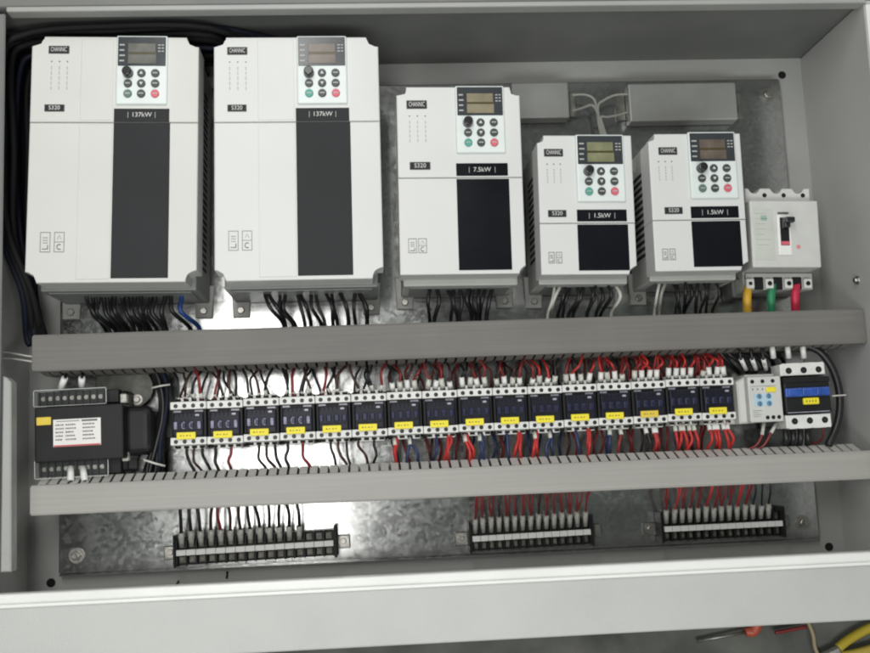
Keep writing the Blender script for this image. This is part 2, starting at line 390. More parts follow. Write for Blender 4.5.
def warning(root, x, y, z, w=.012, h=.0235, gap=.0035):
    b = MB(); t = .0006
    for k in range(2):
        xa = x + k * (w + gap)
        b.box(xa, xa + w, y, y + t, z, z + .0003).box(xa, xa + w, y + h - t, y + h, z, z + .0003).box(xa, xa + t, y + t, y + h - t, z, z + .0003).box(xa + w - t, xa + w, y + t, y + h - t, z, z + .0003)
    # first mark: stacked lines and a corner, second: a triangle over an open ring
    u = w / .012
    for i in range(3): b.box(x + .003 * u, x + .009 * u, y + h * (.45 + .13 * i), y + h * (.45 + .13 * i) + .0006, z, z + .0003)
    b.box(x + .0025 * u, x + .0095 * u, y + h * .14, y + h * .14 + .0009, z, z + .0003).box(x + .0085 * u, x + .0095 * u, y + h * .14 + .0009, y + h * .36, z, z + .0003)
    xa = x + w + gap; cx = xa + w / 2
    b.box(xa + t, xa + w - t, y + h * .5, y + h * .5 + .0005, z, z + .0003)
    b.tube([(cx - .0022 * u, y + h * .65, z + .0001), (cx, y + h * .85, z + .0001), (cx + .0022 * u, y + h * .65, z + .0001)], .00028, n=4, smooth=False)
    b.tube([(p[0], p[1], z + .0001) for p in arc(cx + .0003, y + h * .26, .0030 * u, 60, 300, 10)], .0006 * u, n=4, smooth=False)
    b.build('warning_mark', 'print_dark', root)
def make_drive(kind, lbl, loc, rz, w, h, D, prm):
    root = empty('frequency_drive', loc, rz, lbl, 'frequency drive', 'white frequency drives along the top of the plate')
    cm = prm['mat']; hm = prm['house']
    nt_, seam = prm['notch'], prm['seam']
    px0, px1 = prm['panel']
    ct = .040                                  # depth of the front cover
    # housing behind the cover
    ins = prm['ins']
    hb = MB().box(ins, w - ins, prm['base_y'], h - .006, 0.002, D - ct + .001, .002, 2)
    hb.build('housing', hm, root)
    v = MB()
    for side in (0, 1):                        # vent slots in the sides
        xx = ins - .0004 if side == 0 else w - ins - .0004
        for i in range(int((h - .06) / .009)):
            v.box(xx, xx + .0008, .03 + i * .009, .0345 + i * .009, D * .25, D * .62)
    v.build('vent_slots', 'hole', root)
    # cover outlines (upper and lower), notched at the outer corners
    def notch(cx, cy, r, q):                   # concave quarter
        a = {'tl': (0, -90), 'tr': (-90, -180), 'br': (180, 90), 'bl': (90, 0)}[q]
        return arc(cx, cy, r, *a, n=6)
    nx, ny = nt_
    up = [(0, seam)]
    up += [(0, h - ny), (nx * .55, h - ny)] + [(nx * .85, h - ny * .85), (nx, h - ny * .45), (nx, h)] if prm['round'] else [(0, h - ny), (nx, h - ny), (nx, h)]
    if prm['rt']:
        up += ([(w - nx, h), (w - nx, h - ny * .45), (w - nx * .85, h - ny * .85), (w - nx * .55, h - ny), (w, h - ny)] if prm['round'] else [(w - nx, h), (w - nx, h - ny), (w, h - ny)])
    else: up += [(w, h)]
    up += [(w, seam)]
    g = .0007
    b1 = MB().prism([(x, y) for x, y in up], D - ct, D, .0016, 2).build('upper_cover', cm, root)
    lo = [(0, seam - g)]
    by = prm['bn']; bx = prm['bnx']
    lo += [(0, by[0])] + ([(bx * .5, by[0]), (bx * .9, by[0] * .75), (bx, 0)] if by[0] else [])
    if not by[0]: lo = [(0, seam - g), (0, 0)]
    lo += [(w - bx, 0), (w - bx * .9, by[1] * .75), (w - bx * .5, by[1]), (w, by[1])] if by[1] else [(w, 0)]
    lo += [(w, seam - g)]
    MB().prism(lo, D - ct - .001, D - .0004, .0016, 2).build('lower_cover', cm, root)
    MB().box(bx + .002, w - bx - .002, .0015, .030, D - ct - .030, D - ct - .002, .003, 2).build('bottom_shroud', 'housing_light' if kind == 'small' else hm, root)
    # slightly proud rib left of the panel and on the right (the faint vertical seams)
    if prm.get('ridge'):
        rx = prm['ridge']
        MB().box(rx, px0 - .0015, seam + .002, h - .0035, D - .001, D + .0006, .0006).box(rx, px0 - .0015, .004, seam - .003, D - .001, D + .0004, .0004).build('front_rib', cm, root)
    # panel strip
    pt = prm['ptop']
    MB().box(px0, px1, seam + .0016 * prm['gap'], pt, D - .001, D + .0008, .0004).build('rating_strip', prm['film'], root)
    MB().box(px0, px1 + .001, .0050, seam - .0012 - .0012 * prm['gap'], D - .001, D + .0007, .0004).build('front_panel', prm['film'], root)
    cx = (px0 + px1) / 2
    tt = text(prm['kw'], .0082, cx, (pt + seam) / 2 + .0004, D + .0011, 'print_', root, sx=1.0)
    for sgn in (-1, 1):
        xf = cx + sgn * .0164; yf = (pt + seam) / 2
        MB().box(xf - .0003, xf + .0003, yf - .0035, yf + .004, D + .0008, D + .0011).build('rating_bracket', 'print_grey', root)
    kx = px0 + prm.get('kdx', 0)
    make_keypad(root, kx, prm['ktop'], D, prm['lcd'], prm['kg'])
    bx0, bx1, by0, by1 = prm['b1']; badge(root, bx0, bx1, by0, by1, D, 'CHANNIC')
    bx0, bx1, by0, by1 = prm['b2']; badge(root, bx0, bx1, by0, by1, D, prm['model'])
    # indicator lamps and fine print
    il = MB(); fp = MB()
    lx = prm['led']
    for i in range(3):
        il.cyl(lx[0] + i * lx[2], lx[1], D - .0005, D + .0004, .0009, n=8)
        for s_ in range(5):
            fp.box(lx[0] + i * lx[2] - .0006, lx[0] + i * lx[2] + .0006, lx[1] - .006 - s_ * lx[3] / 5 - lx[3] / 5 * .7, lx[1] - .006 - s_ * lx[3] / 5, D, D + .0003)
    il.build('indicator_lamp', 'print_dark', root); fp.build('fine_print', 'print_grey', root)
    warning(root, *prm['warn'][:2], D - .0003, *prm['warn'][2:])
    # mounting feet
    for fx in prm['feet']:
        ft = MB().prism([(fx - .011, -.024), (fx + .011, -.024), (fx + .013, .02), (fx - .013, .02)], .001, .006, .001).build('mounting_foot', 'housing_light', root)
        MB().cyl(fx, -.015, .006, .011, .0048, n=6, bev=.0006).build('bolt', 'screw', ft)
    # cable entry plate with round grommets
    ce = MB().box(bx0 * 0 + .014, w - .014, prm['base_y'] - .0015, prm['base_y'] - .0002, .03, D - ct - .008)
    ce.build('cable_entry', 'housing', root)
    return root
big = dict(lcd='lcd_dim', kg='key_green_dull', mat='drive', house='housing', notch=(.0150, .0125), seam=.1995, panel=(.1010, .1680), ins=.0065, base_y=-.004, round=True, rt=True,
           bn=(.0135, .0140), bnx=.0135, ridge=.0600, ptop=.2165, gap=0, kw='137kW', ktop=.3095, kdx=.0020, film='panel_soft',
           b1=(.0205, .0455, .2865, .2965), b2=(.0175, .0415, .2125, .2215), model='S320', led=(.0245, .2765, .0095, .032), warn=(.0170, .0375, .0120, .0245, .0045), feet=(.014, .189))
D1 = (-.4975, .0465)
make_drive('big', 'large white frequency drive at the far left, widest next to the cabinet wall', (-.4995, .0490, 0), R(-1.2), .203, .309, .15, big)
big2 = dict(big); big2['mat'] = 'drive_cool'; big2['kg'] = 'key_green'; big2['lcd'] = 'lcd_brown'; big2['panel'] = (.1005, .1665); big2['b1'] = (.0165, .0415, .2860, .2960); big2['b2'] = (.0165, .0400, .2125, .2215); big2['led'] = (.0195, .2765, .0100, .032); big2['ridge'] = .0540
make_drive('big', 'large white frequency drive second from left with charcoal front panel, beside the mid-sized drive', (-.2752, .0445, 0), R(-.6), .2045, .309, .15, big2)
mid = dict(lcd='lcd', kg='key_green', mat='drive_cool', house='housing_light', notch=(.0125, .0110), seam=.1240, panel=(.0735, .1390), ins=.005, base_y=-.008, round=False, rt=True,
           bn=(0, .0100), bnx=.0080, ptop=.1420, gap=1, kw='7.5kW', ktop=.2430, kdx=.001, film='panel',
           b1=(.0125, .0385, .2135, .2245), b2=(.0150, .0410, .1340, .1440), model='S320', led=(.0160, .2040, .0100, .030), warn=(.0110, .0275, .0105, .0185, .0020), feet=(.010, .147))
make_drive('mid', 'mid-sized white frequency drive with glossy black panel, middle of the five', (-.0500, .0485, 0), R(-.9), .1575, .2425, .135, mid)
sm = dict(lcd='lcd_green', kg='key_green', mat='drive_cool', house='housing_light', notch=(.0085, .0100), seam=.0665, panel=(.0480, .1120), ins=.003, base_y=-.006, round=False, rt=False,
          bn=(0, .0110), bnx=.0100, ptop=.0835, gap=1, kw='1.5kW', ktop=.1815, kdx=.001, film='panel',
          b1=(.0085, .0330, .1530, .1630), b2=(.0110, .0345, .0740, .0830), model='S320', led=(.0120, .1430, .0085, .020), warn=(.0100, .0145, .0075, .0145, .0020), feet=(.010, .112))
make_drive('small', 'small white frequency drive fourth from left, standing right of the mid-sized drive', (.1275, .0445, 0), R(-1.2), .1225, .1812, .13, sm)
sm5 = dict(sm); sm5['lcd'] = 'lcd_brown'; sm5['kg'] = 'key_green_dull'; sm5['b1'] = (.0125, .0370, .1520, .1620); sm5['b2'] = (.0160, .0395, .0740, .0830); sm5['panel'] = (.0500, .1125)
make_drive('small', 'small white frequency drive at the right end, touching the moulded case circuit breaker', (.2735, .0445, 0), R(-.7), .1215, .1800, .13, sm5)

# ------------------------------------------------------------------ wires
def wire(name, pts, r, m, label, cat, group, sleeve=None, sm=None, sr=1.45, n=7, slabel=None):
    """one wire; sleeve=(p,q) adds its marker sleeve as a part"""
    P0 = Vector(pts[0])
    o = MB().tube([Vector(p) - P0 for p in pts], r, n=n).build(name, m)
    o.location = P0
    tag(o, label, cat, group)
    if sleeve:
        s = MB().tube([Vector(sleeve[0]) - P0, Vector(sleeve[1]) - P0], r * sr, n=9, smooth=False).build('sleeve', sm or 'ferrule', o)
    return o
def jit(a): return random.uniform(-a, a)
yT = yu1      # top edge of the upper duct
def drive_wires(starts, ends, mats, y0, where, r=.0021, colname=None):
    for i, (a, b) in enumerate(zip(starts, ends)):
        m = mats[i] if i < len(mats) else 'w_black'
        s = W(a, 288, .075); s.y = y0; e = W(b, 330, .055)
        z0 = .075 + jit(.006); z1 = .055 + jit(.01)
        k = jit(.006)
        pts = [(s.x, y0 + .010, z0), (s.x + .001, y0, z0), (s.x * .62 + e.x * .38 + k, y0 * .6 + (yT) * .4, z0 + .006 + jit(.004)), (e.x + jit(.002), yT + .010, z1 + .004), (e.x, yT - .006, z1)]
        cn = {'w_black': 'black', 'w_blue': 'blue', 'w_white': 'white', 'w_grey': 'grey'}[m]
        wire('drive_cable', pts, r * (1 + jit(.12)), m, f'{cn} cable hanging from {where} into the upper duct', 'cable', 'cables from the drives into the upper duct')
drive_wires([88, 92, 98, 103, 109, 115, 121, 127, 134, 141, 149, 154, 165, 171, 181],
            [106, 110, 114, 119, 124, 129, 134, 140, 146, 151, 157, 165, 168, 190, 199],
            ['w_black'] * 14 + ['w_blue'], .036, 'the far left large drive', .0029)
drive_wires([265, 269, 279, 284, 297, 300, 310, 315, 326, 331, 340, 354, 359],
            [283, 286, 294, 296, 306, 311, 320, 325, 334, 338, 348, 357, 366], ['w_black'] * 13, .036, 'the second large drive', .0027)
drive_wires([429, 436, 447, 453, 459, 468, 473, 478, 485, 492], [431, 434, 450, 456, 460, 470, 475, 477, 481, 486], ['w_black'] * 10, .040, 'the mid-sized drive', .0026)
drive_wires([554, 560, 565, 571, 576, 583, 589, 595, 600, 606, 614], [547, 552, 558, 562, 568, 573, 586, 590, 597, 603, 613],
            ['w_white', 'w_white'] + ['w_black'] * 8 + ['w_white'], .040, 'the fourth drive', .0023)
drive_wires([659, 665, 673, 678, 684, 690, 697, 703, 709, 716], [655, 660, 675, 679, 685, 688, 696, 702, 709, 714],
            ['w_white', 'w_grey'] + ['w_black'] * 8, .040, 'the right end small drive', .0022)
# ------------------------------------------------------------------ contactors
ZC = .085; PIT = WX(735, 395, ZC) - WX(170, 415, ZC); PIT /= 16
xC0 = WX(170, 415, ZC)
def make_contactor():
    w = PIT - .00025; h2 = .0270
    e = empty('contactor', (0, 0, 0), 0, '', 'contactor', 'row of identical contactors')
    MB().box(0, w, -h2 - .004, h2 + .004, .006, ZC - .030, .0015).box(.0006, w - .0006, -h2 + .010, h2 - .010, ZC - .031, ZC - .004, .0012, 2).build('body', 'black', e)
    # the stepped upper and lower white terminal blocks
    for s in (1, -1):
        y0, y1 = sorted((s * (h2 - .0095), s * h2))
        tb = MB().box(0.0002, w - .0002, y0, y1, ZC - .032, ZC, .0009, 2)
        ya, yb = sorted((s * (h2 + .0003), s * (h2 + .0055)))
        tb.box(.0055, w - .0035, ya, yb, ZC - .034, ZC - .012, .0008)
        tb = tb.build('terminal_block', 'white', e)
        for k in range(4):
            x = .0060 + k * .0108 + .0010
            MB().cyl(x, (y0 + y1) / 2 - .0004, ZC + .0001, ZC + .0003, .0026, n=14).build('screw_well', 'hole', tb)
            MB().cyl(x, (y0 + y1) / 2 - .0004, ZC + .0002, ZC + .0009, .0016, n=10).build('screw', 'screwdark', tb)
        sl = MB()
        for k in range(4):
            x = .0082 + k * .0098
            sl.box(x - .0032, x + .0032, ya + .0007 if s > 0 else ya + .0013, yb - .0013 if s > 0 else yb - .0007, ZC - .0125, ZC - .0116)
        sl.build('wire_entry', 'hole', tb)
    # middle: navy carrier with moulded chips
    cr = MB().box(.0035, w - .0035, -h2 + .0105, h2 - .0135, ZC - .006, ZC + .0022, .0018, 2).build('armature_cover', 'navy', e)
    ch = MB()
    for k, (xa, ww) in enumerate(((.0045, .0055), (.0135, .0065), (.0230, .0065), (.0330, .0060))):
        ch.box(xa, xa + ww, -h2 + .0205, -h2 + .0295, ZC + .0018, ZC + .0034, .0012, 2)
    ch.build('window', 'navy_chip', cr)
    rg = MB()
    for k in range(7): rg.box(.0058 + k * .0052, .0066 + k * .0052, h2 - .0190, h2 - .0140, ZC + .0016, ZC + .0030, .0003)
    rg.box(.0050, w - .0050, -h2 + .0178, -h2 + .0188, ZC + .0018, ZC + .0030, .0003)
    rg.build('cooling_ribs', 'black', cr)
    MB().box(w * .70, w * .70 + .0050, h2 - .0185, h2 - .0160, ZC + .0021, ZC + .0032, .0003).build('rating_mark', 'chip', cr)
    MB().box(.0040, .0130, h2 - .0130, h2 - .0108, ZC - .0040, ZC - .0030).box(.0300, .0400, h2 - .0130, h2 - .0108, ZC - .0040, ZC - .0030).build('white_print', 'chip', e)
    t = MB().box(.0085, .0318, -h2 + .0072, -h2 + .0158, ZC + .0022, ZC + .0040, .0005).build('number_tag', 'yellow', e)
    pm = MB()
    for i in range(4): pm.box(.0125 + i * .0040, .0125 + i * .0040 + random.uniform(.0015, .0042), -h2 + .0108, -h2 + .0124, ZC + .0040, ZC + .0043)
    pm.build('tag_print', 'tagprint', t)
    return e
proto = make_contactor()
ordn = ['first', 'second', 'third', 'fourth', 'fifth', 'sixth', 'seventh', 'eighth']
cpos = []; cobj = []
for i in range(16):
    o = proto if i == 0 else copy_tree(proto)
    x = xC0 + i * PIT
    px = 170 + i * 35.3
    yc = WY(px + 17, 423.2 - i * 1.66, ZC) + jit(.0005) - .0004
    o.location = (x, yc, 0); o.rotation_euler = (0, 0, R(jit(.35)))
    if i < 8: o['label'] = f'contactor with yellow tag, {ordn[i]} in the row counting from the black transformer'
    else: o['label'] = f'contactor with yellow tag, {ordn[15-i]} in the row counting from the grey overload relay'
    if i == 13:
        for c in kids(o):
            if c.name.startswith('number_tag'):
                c.data = c.data.copy(); c.data.materials.clear(); c.data.materials.append(M['yellow_dull'])
    cobj.append(o)
    cpos.append((x, yc))
for o in cobj[:4]:   # lamp glints on the first four, made as pale marks
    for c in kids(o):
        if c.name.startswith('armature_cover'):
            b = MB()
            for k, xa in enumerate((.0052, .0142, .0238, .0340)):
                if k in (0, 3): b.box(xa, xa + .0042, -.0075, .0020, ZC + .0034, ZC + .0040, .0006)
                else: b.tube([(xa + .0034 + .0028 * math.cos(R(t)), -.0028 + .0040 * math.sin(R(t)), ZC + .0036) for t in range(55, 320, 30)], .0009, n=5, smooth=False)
            b.build('pale_glint', 'glint', c)
# rail under the row
r_ = MB().box(xC0 - .02, xC0 + 16 * PIT + .125, -.137, -.102, .0003, .0060, .0008)
tag(r_.build('din_rail', 'steel'), 'zinc plated mounting rail carrying the row of contactors', 'mounting rail')

# wires above and below the contactors
def cname(i): return f'{ordn[i]} contactor from the transformer' if i < 8 else f'{ordn[15-i]} contactor from the overload relay'
CN = {'w_black': 'black', 'w_dark': 'dark brown', 'w_darkred': 'dark red', 'w_red': 'red', 'w_navy': 'navy blue'}
for i in range(16):
    x, yc = cpos[i]
    if i < 6: top = ['w_black', 'w_dark', 'w_darkred', 'w_black']
    elif i < 10: top = ['w_dark', 'w_darkred', 'w_black', 'w_darkred']
    elif i < 13: top = ['w_black', 'w_darkred', 'w_red', 'w_red']
    else: top = ['w_darkred', 'w_red', 'w_red', 'w_red']
    random.shuffle(top) if i < 13 else None
    for k, m in enumerate(top):
        if i in (2, 4) and k == 3: continue
        xt = x + .0082 + k * .0098
        yt = yc + .0315; zt = ZC - .014
        yd = yu0
        xs = xt + jit(.012); zs = .060 + jit(.012)
        slen = (.006 + random.uniform(0, .006)) if i >= 6 else random.uniform(.002, .007)
        if i >= 13 and k: slen = .011
        ang = jit(.0025)
        p1 = Vector((xt + ang, yt + slen, zt + .004))
        sm_ = 'ferrule' if (i >= 6 and (k + i) % 2 == 0) or (i >= 13 and k) else 'ferrule_g'
        pts = [(xs, yd + .008, zs), (xs + jit(.003), yd - .001, zs + .004), ((xs + xt) / 2 + jit(.005), (yd + yt) / 2 + .003, zt + .010 + jit(.004)), tuple(p1), (xt, yt - .003, zt)]
        wire('contactor_wire', pts, random.uniform(.0016, .0021) if i < 6 else .0017, m, f'{CN[m]} wire entering the top of the {cname(i)}', 'wire', 'wires above the contactors', ((xt + ang * 1.0, yt + slen, zt + .004), (xt, yt - .001, zt)), sm_, 2.1 if i >= 6 else 1.3)
    if i >= 13:    # the dense red bunch behind
        for k in range(4):
            xt = x + .006 + k * .0105; xs = xt + jit(.008)
            wire('contactor_wire', [(xs, yu0 + .008, .05), (xs, yu0 - .003, .052), (xt + jit(.004), yc + .042, .050), (xt, yc + .030, .046)], .0014, 'w_red', f'loose red wire behind the sleeves above the {cname(i)}', 'wire', 'wires above the contactors')
    nb = 2 if i < 6 else 5
    for k in range(nb):      # looser wires close to the plate, added for its red-tinted shade
        m = random.choice(['w_black', 'w_dark']) if i < 6 else random.choice(['w_darkred', 'w_darkred', 'w_dark', 'w_red'] if i > 10 else ['w_darkred', 'w_dark', 'w_darkred', 'w_black'])
        xt = x + .005 + k * PIT / nb + jit(.002); xs = xt + jit(.014); zz = random.uniform(.016, .036)
        wire('contactor_wire', [(xs, yu0 + .012, zz), (xs + jit(.002), yu0 - .003, zz + .004), ((xs + xt) / 2 + jit(.006), (yu0 + yc) / 2 + .020, zz + .008), (xt, yc + .036, zz + .006), (xt, yc + .028, zz)], .0016, m, f'{CN[m]} wire added deep near the plate above the {cname(i)}', 'wire', 'wires above the contactors')
        if i >= 6 and k < 3:
            m = random.choice(['w_darkred', 'w_dark', 'w_navy', 'w_darkred']); xe = xt + jit(.010)
            wire('contactor_wire', [(xt, yc - .028, zz), (xt, yc - .036, zz + .006), ((xe + xt) / 2 + jit(.004), yc - .050, zz + .008), (xe, duct_l[1] + .004, zz), (xe, duct_l[1] - .010, zz)], .0018, m, f'{CN[m]} wire added deep near the plate below the {cname(i)}', 'wire', 'wires below the contactors')
    if i < 5: bot = [('w_black', 1), ('w_darkred' if i % 2 else 'w_dark', 2), ('w_black', 3)] if i % 2 == 0 else [('w_black', 0), ('w_darkred', 2)]
    elif i < 6: bot = [('w_dark', 0), ('w_black', 2)]
    elif i < 12: bot = [('w_red', 0), ('w_red', .35), ('w_navy', 2), ('w_navy', 2.3)] if i % 2 == 0 else [('w_navy', .9), ('w_red', 2.4), ('w_red', 2.7)]
    elif i == 12: bot = [('w_navy', .8), ('w_darkred', 2.2)]
    elif i == 13: bot = [('w_black', 1), ('w_red', 2.1), ('w_darkred', 2.4)]
    else: bot = [('w_red', .4), ('w_red', 1.1), ('w_red', 1.5), ('w_red', 2.3), ('w_red', 2.9)]
    for m, k in bot:
        xt = x + .0082 + k * .0098; yt = yc - .0315; zt = ZC - .014
        xe = xt + jit(.007) + (.004 if i < 6 else 0); ye = duct_l[1] + .002
        ze = .060 + jit(.008)
        pts = [(xt, yt + .003, zt), (xt + jit(.001), yt - .007, zt + .003), ((xt + xe) / 2 + jit(.004), (yt + ye) / 2, zt + .007 + jit(.003)), (xe, ye + .006, ze + .004), (xe, ye - .012, ze - .004)]
        sl = ((xt, yt + .001, zt), (pts[1][0], yt - .0085, zt + .0035)) if i >= 6 and k == int(k) or i >= 12 else None
        wire('contactor_wire', pts, random.uniform(.0017, .0022) if i < 6 else .0021, m, f'{CN[m]} wire leaving the bottom of the {cname(i)}', 'wire', 'wires below the contactors', sl, 'ferrule' if i % 2 else 'ferrule_g', 1.35)

# ------------------------------------------------------------------ overload relay
e = empty('overload_relay', (.4155, -.1200, 0), R(.3), 'light grey overload relay with four blue dials between the contactor row and the big contactor', 'overload relay')
MB().box(-.0420, -.0050, -.0300, .0270, .006, .070, .002).prism([(-.0330, -.0305), (-.0215, -.0300), (-.0215, .0300), (-.0330, .0240)], .04, .088, .002).build('side_body', 'relay', e)
fr_ = MB().box(-.0212, .0228, -.0295, .0290, .04, .0950, .0015, 2).box(-.0190, .0205, .0292, .0330, .04, .080, .001).build('front_body', 'relay', e)
for k in range(3): MB().cyl(-.0150 + k * .0135, .0228, .0949, .0953, .0026, n=14).build('screw_well', 'hole', fr_)
for k in range(3): MB().cyl(.0015 + k * .0075, -.0240, .0949, .0953, .0026, n=14).build('screw_well', 'hole', fr_)
for a in (0, 1):
    for b in (0, 1):
        d_ = MB().cyl(-.0075 + a * .0125, .0035 - b * .0095, .0949, .0965, .0033, n=16, bev=.0004).build('dial', mat('blue grey dial', (.12, .25, .38), .4), e)
        MB().box(-.0077 + a * .0125, -.0071 + a * .0125, .0010 - b * .0095, .0060 - b * .0095, .0965, .0968).build('dial_slot', 'hole', d_)
MB().box(.0025, .0150, .0085, .0150, .0951, .0966, .0004).build('number_tag', 'yellow', e)
MB().box(-.0175, .0150, .0165, .0169, .0950, .0953).build('printed_line', 'print_dark', e)
pm = MB()
for k in range(3): pm.box(-.0160 + k * .0065, -.0145 + k * .0065, .0118, .0138, .0950, .0953)
for k in range(4): pm.box(-.0170, -.0170 + random.uniform(.006, .012), -.0150 - k * .0025, -.0146 - k * .0025, .0950, .0953)
pm.build('fine_print', 'print_dark', e)
MB().box(-.0145, .0100, -.0090, .0065, .0949, .0952).build('blue_field', mat('pale blue field', (.42, .58, .68), .5), e)
for k in range(3):
    a = W(741 + k * 11.2, 359, .085); b = W(746 + k * 10, 369.5, .07)
    wire('relay_wire', [(a.x - .003, yu0 + .006, .08), (a.x - .001, yu0 - .001, .085), tuple(a), tuple(b)], .0022, 'w_black', 'thick white sleeved wire entering the top of the overload relay', 'wire', 'wires into the overload relay', ((a.x, a.y, a.z), tuple(b)), 'ferrule', 1.3)
for k, (pa, pb, pc) in enumerate((((764, 423), (762, 435), (746, 450)), ((776, 424), (771, 433), (752, 452)))):
    a = W(*pa, .075); b = W(*pb, .078); c = W(*pc, .07)
    wire('relay_wire', [tuple(a), tuple(b), tuple(W((pb[0] + pc[0]) / 2 + 2, (pb[1] + pc[1]) / 2 + 3, .075)), tuple(c)], .0016, 'w_darkred', 'dark red wire with pale sleeve curving out from under the overload relay', 'wire', 'wires below the overload relay', (tuple(a), tuple(b)), 'ferrule_g', 1.5)

# ------------------------------------------------------------------ big contactor
e = empty('large_contactor', (.4700, -.1160, 0), R(.6), 'largest contactor, black with a blue band and white terminals, at the right end', 'contactor')
ZZ = .098
MB().box(-.0300, .0320, -.0400, .0400, .006, .066, .002, 2).box(-.0295, .0315, -.0245, .0225, .060, ZZ, .002, 2).box(-.0295, .0315, .0150, .0215, ZZ - .001, ZZ + .0015, .0006).build('body', 'black', e)
def scallop(y0, y1, s):
    pts = [(-.0300, y0), (-.0300, y1)]
    for k in range(3):
        cx = -.0190 + k * .0205
        pts += [(cx - .0060, y1), (cx, y1 + s * .0014), (cx + .0060, y1)]
    return pts + [(.0300, y1), (.0300, y0)]
tb = MB().prism(scallop(.0250, .0400, 1), .062, ZZ - .006, .0012, 2).build('terminal_block', 'white', e)
tb2 = MB().prism(scallop(-.0260, -.0425, -1), .062, ZZ - .002, .0012, 2).build('terminal_block', 'white', e)
for t_, y, z in ((tb, .0315, ZZ - .006), (tb2, -.0340, ZZ - .002)):
    for k in range(3):
        MB().cyl(-.0185 + k * .0200, y, z - .0002, z + .0002, .0042, n=18).build('screw_well', 'hole', t_)
        MB().cyl(-.0185 + k * .0200, y, z, z + .0005, .0026, n=12).build('screw', 'screwdark', t_)
bb = MB().box(-.0290, .0295, -.0030, .0085, ZZ - .001, ZZ + .0035, .0015, 2)
for k in range(3): bb.box(-.0265 + k * .0190, -.0115 + k * .0190, -.0015, .0075, ZZ + .003, ZZ + .0055, .0012, 2)
bb.build('blue_band', 'blue', e)
t = MB().box(-.0070, .0140, -.0135, -.0050, ZZ, ZZ + .0042, .001).build('number_tag', 'yellow', e)
pm = MB()
for k in range(4): pm.box(-.0040 + k * .0040, -.0020 + k * .0040, -.0105, -.0082, ZZ + .0042, ZZ + .0045)
pm.build('tag_print', 'tagprint', t)
MB().box(-.0275, .0280, -.0235, -.0225, ZZ, ZZ + .0006).box(.0300, .0330, .024, .030, .07, .085).build('white_print', 'chip', e)
for k in range(3):
    a = W(772 + k * 15.3, 346, .09); b = W(773.5 + k * 15.2, 358, .085)
    wire('large_contactor_cable', [(a.x, yu0 + .01, .08), tuple(W(772 + k * 15.3, 340, .09)), tuple(a), tuple(b)], .0032, 'w_black', 'black cable with thick white sleeve entering the top of the largest contactor', 'cable', 'cables above the largest contactor', (tuple(a), tuple(b)), 'ferrule', 1.12)
for k in range(4):
    a = W(785 + k * 7.5, 428, .07); b = W(784 + k * 7.5 + jit(2), 450, .06)
    wire('large_contactor_cable', [tuple(a), tuple(W(786 + k * 7.2, 438, .074)), tuple(b)], .0042, 'w_black', 'thick black cable leaving the bottom of the largest contactor', 'cable', 'cables below the largest contactor')
a = [(822, 425), (823, 436), (816, 443), (806, 441)]
wire('loose_wire', [tuple(W(x, y, .06)) for x, y in a], .0013, 'w_darkred', 'short dark red loop under the right corner of the largest contactor', 'wire', None)
# thick black cable around the right side
a = [(808, 346), (820, 352), (831, 366), (838, 385), (840, 405), (837, 425), (828, 446)]
wire('thick_cable', [tuple(W(x, y, .075)) for x, y in a], .0050, 'w_black', 'thick black cable bowing around the right side of the largest contactor', 'cable', None, n=12)
a = [(826, 366), (829, 375), (828, 380)]
wire('cable_tie', [tuple(W(x, y, .08)) for x, y in ((832, 396), (839, 395.5), (846, 395))], .0011, 'w_white', 'thin white cable tie round the thick black cable at right', 'cable tie', None)
# black bundle above relay under duct
for k in range(6):
    a = W(722 + k * 11, 350 + jit(2), .05); b = W(738 + k * 9, 372, .03)
    wire('dark_cable', [(a.x - .012, yu0 + .006, .05), tuple(W(718 + k * 11, 352 + jit(3), .055)), tuple(W(728 + k * 11, 361 + jit(3), .05)), tuple(b)], .0030, 'w_black', 'black cable in the dark tangle behind the overload relay sleeves', 'cable', 'dark tangle of cables above the overload relay')

# ------------------------------------------------------------------ moulded case circuit breaker
e = empty('circuit_breaker', (.4590, .0960, 0), R(-1.6), 'white moulded case circuit breaker with black toggle at the right of the drives', 'circuit breaker')
def crenel(y0, y1, s, w=.046):
    pts = [(-w, y0)]
    for cx in (-.030, 0, .030): pass
    pts.append((-w, y1))
    for cx in (-.0335 - .0, -.0035, .0265):
        pts += [(cx - .0085, y1)] + [(cx + .0085 * math.cos(R(a)), y1 - s * .0085 * math.sin(R(a))) for a in range(165, 0, -30)] + [(cx + .0085, y1)]
    pts += [(w * .93, y1), (w * .93, y0)]
    return pts
MB().box(-.0455, .0450, -.0700, .0640, .004, .062, .002, 2).prism(crenel(.044, .0640, 1), .058, .086, .001).build('base', 'relay', e)
bt = MB().box(-.0440, .0475, -.0700, -.0475, .055, .068, .001).build('lower_terminals', 'housing_light', e)
for k in range(4):
    x = -.040 + k * .0262
    MB().box(x - .0055, x + .0055, -.0690, -.0560, .066, .074, .001).build('terminal_block', 'white', e)
    MB().cyl(x, -.0625, .0739, .0742, .0032 if k else .0026, n=14).build('screw_well', 'hole', e)
for k in range(3): MB().box(-.0335 + k * .0262, -.0205 + k * .0262, -.0700, -.0530, .0675, .0685, .001).build('cable_pocket', 'hole', e)
MB().box(-.0460, .0465, -.0460, .0440, .060, .100, .0022, 3).build('cover', 'relay', e)
MB().box(-.0420, -.0155, -.0360, .0330, .0995, .1004, .0004).build('rating_label', mat('pale rating label', (.52, .54, .50), .5), e)
pm = MB()
for k in range(7): pm.box(-.0400, -.0400 + random.uniform(.010, .021), .026 - k * .0070, .0265 - k * .0070, .1004, .1007)
pm.build('fine_print', 'print_grey', e)
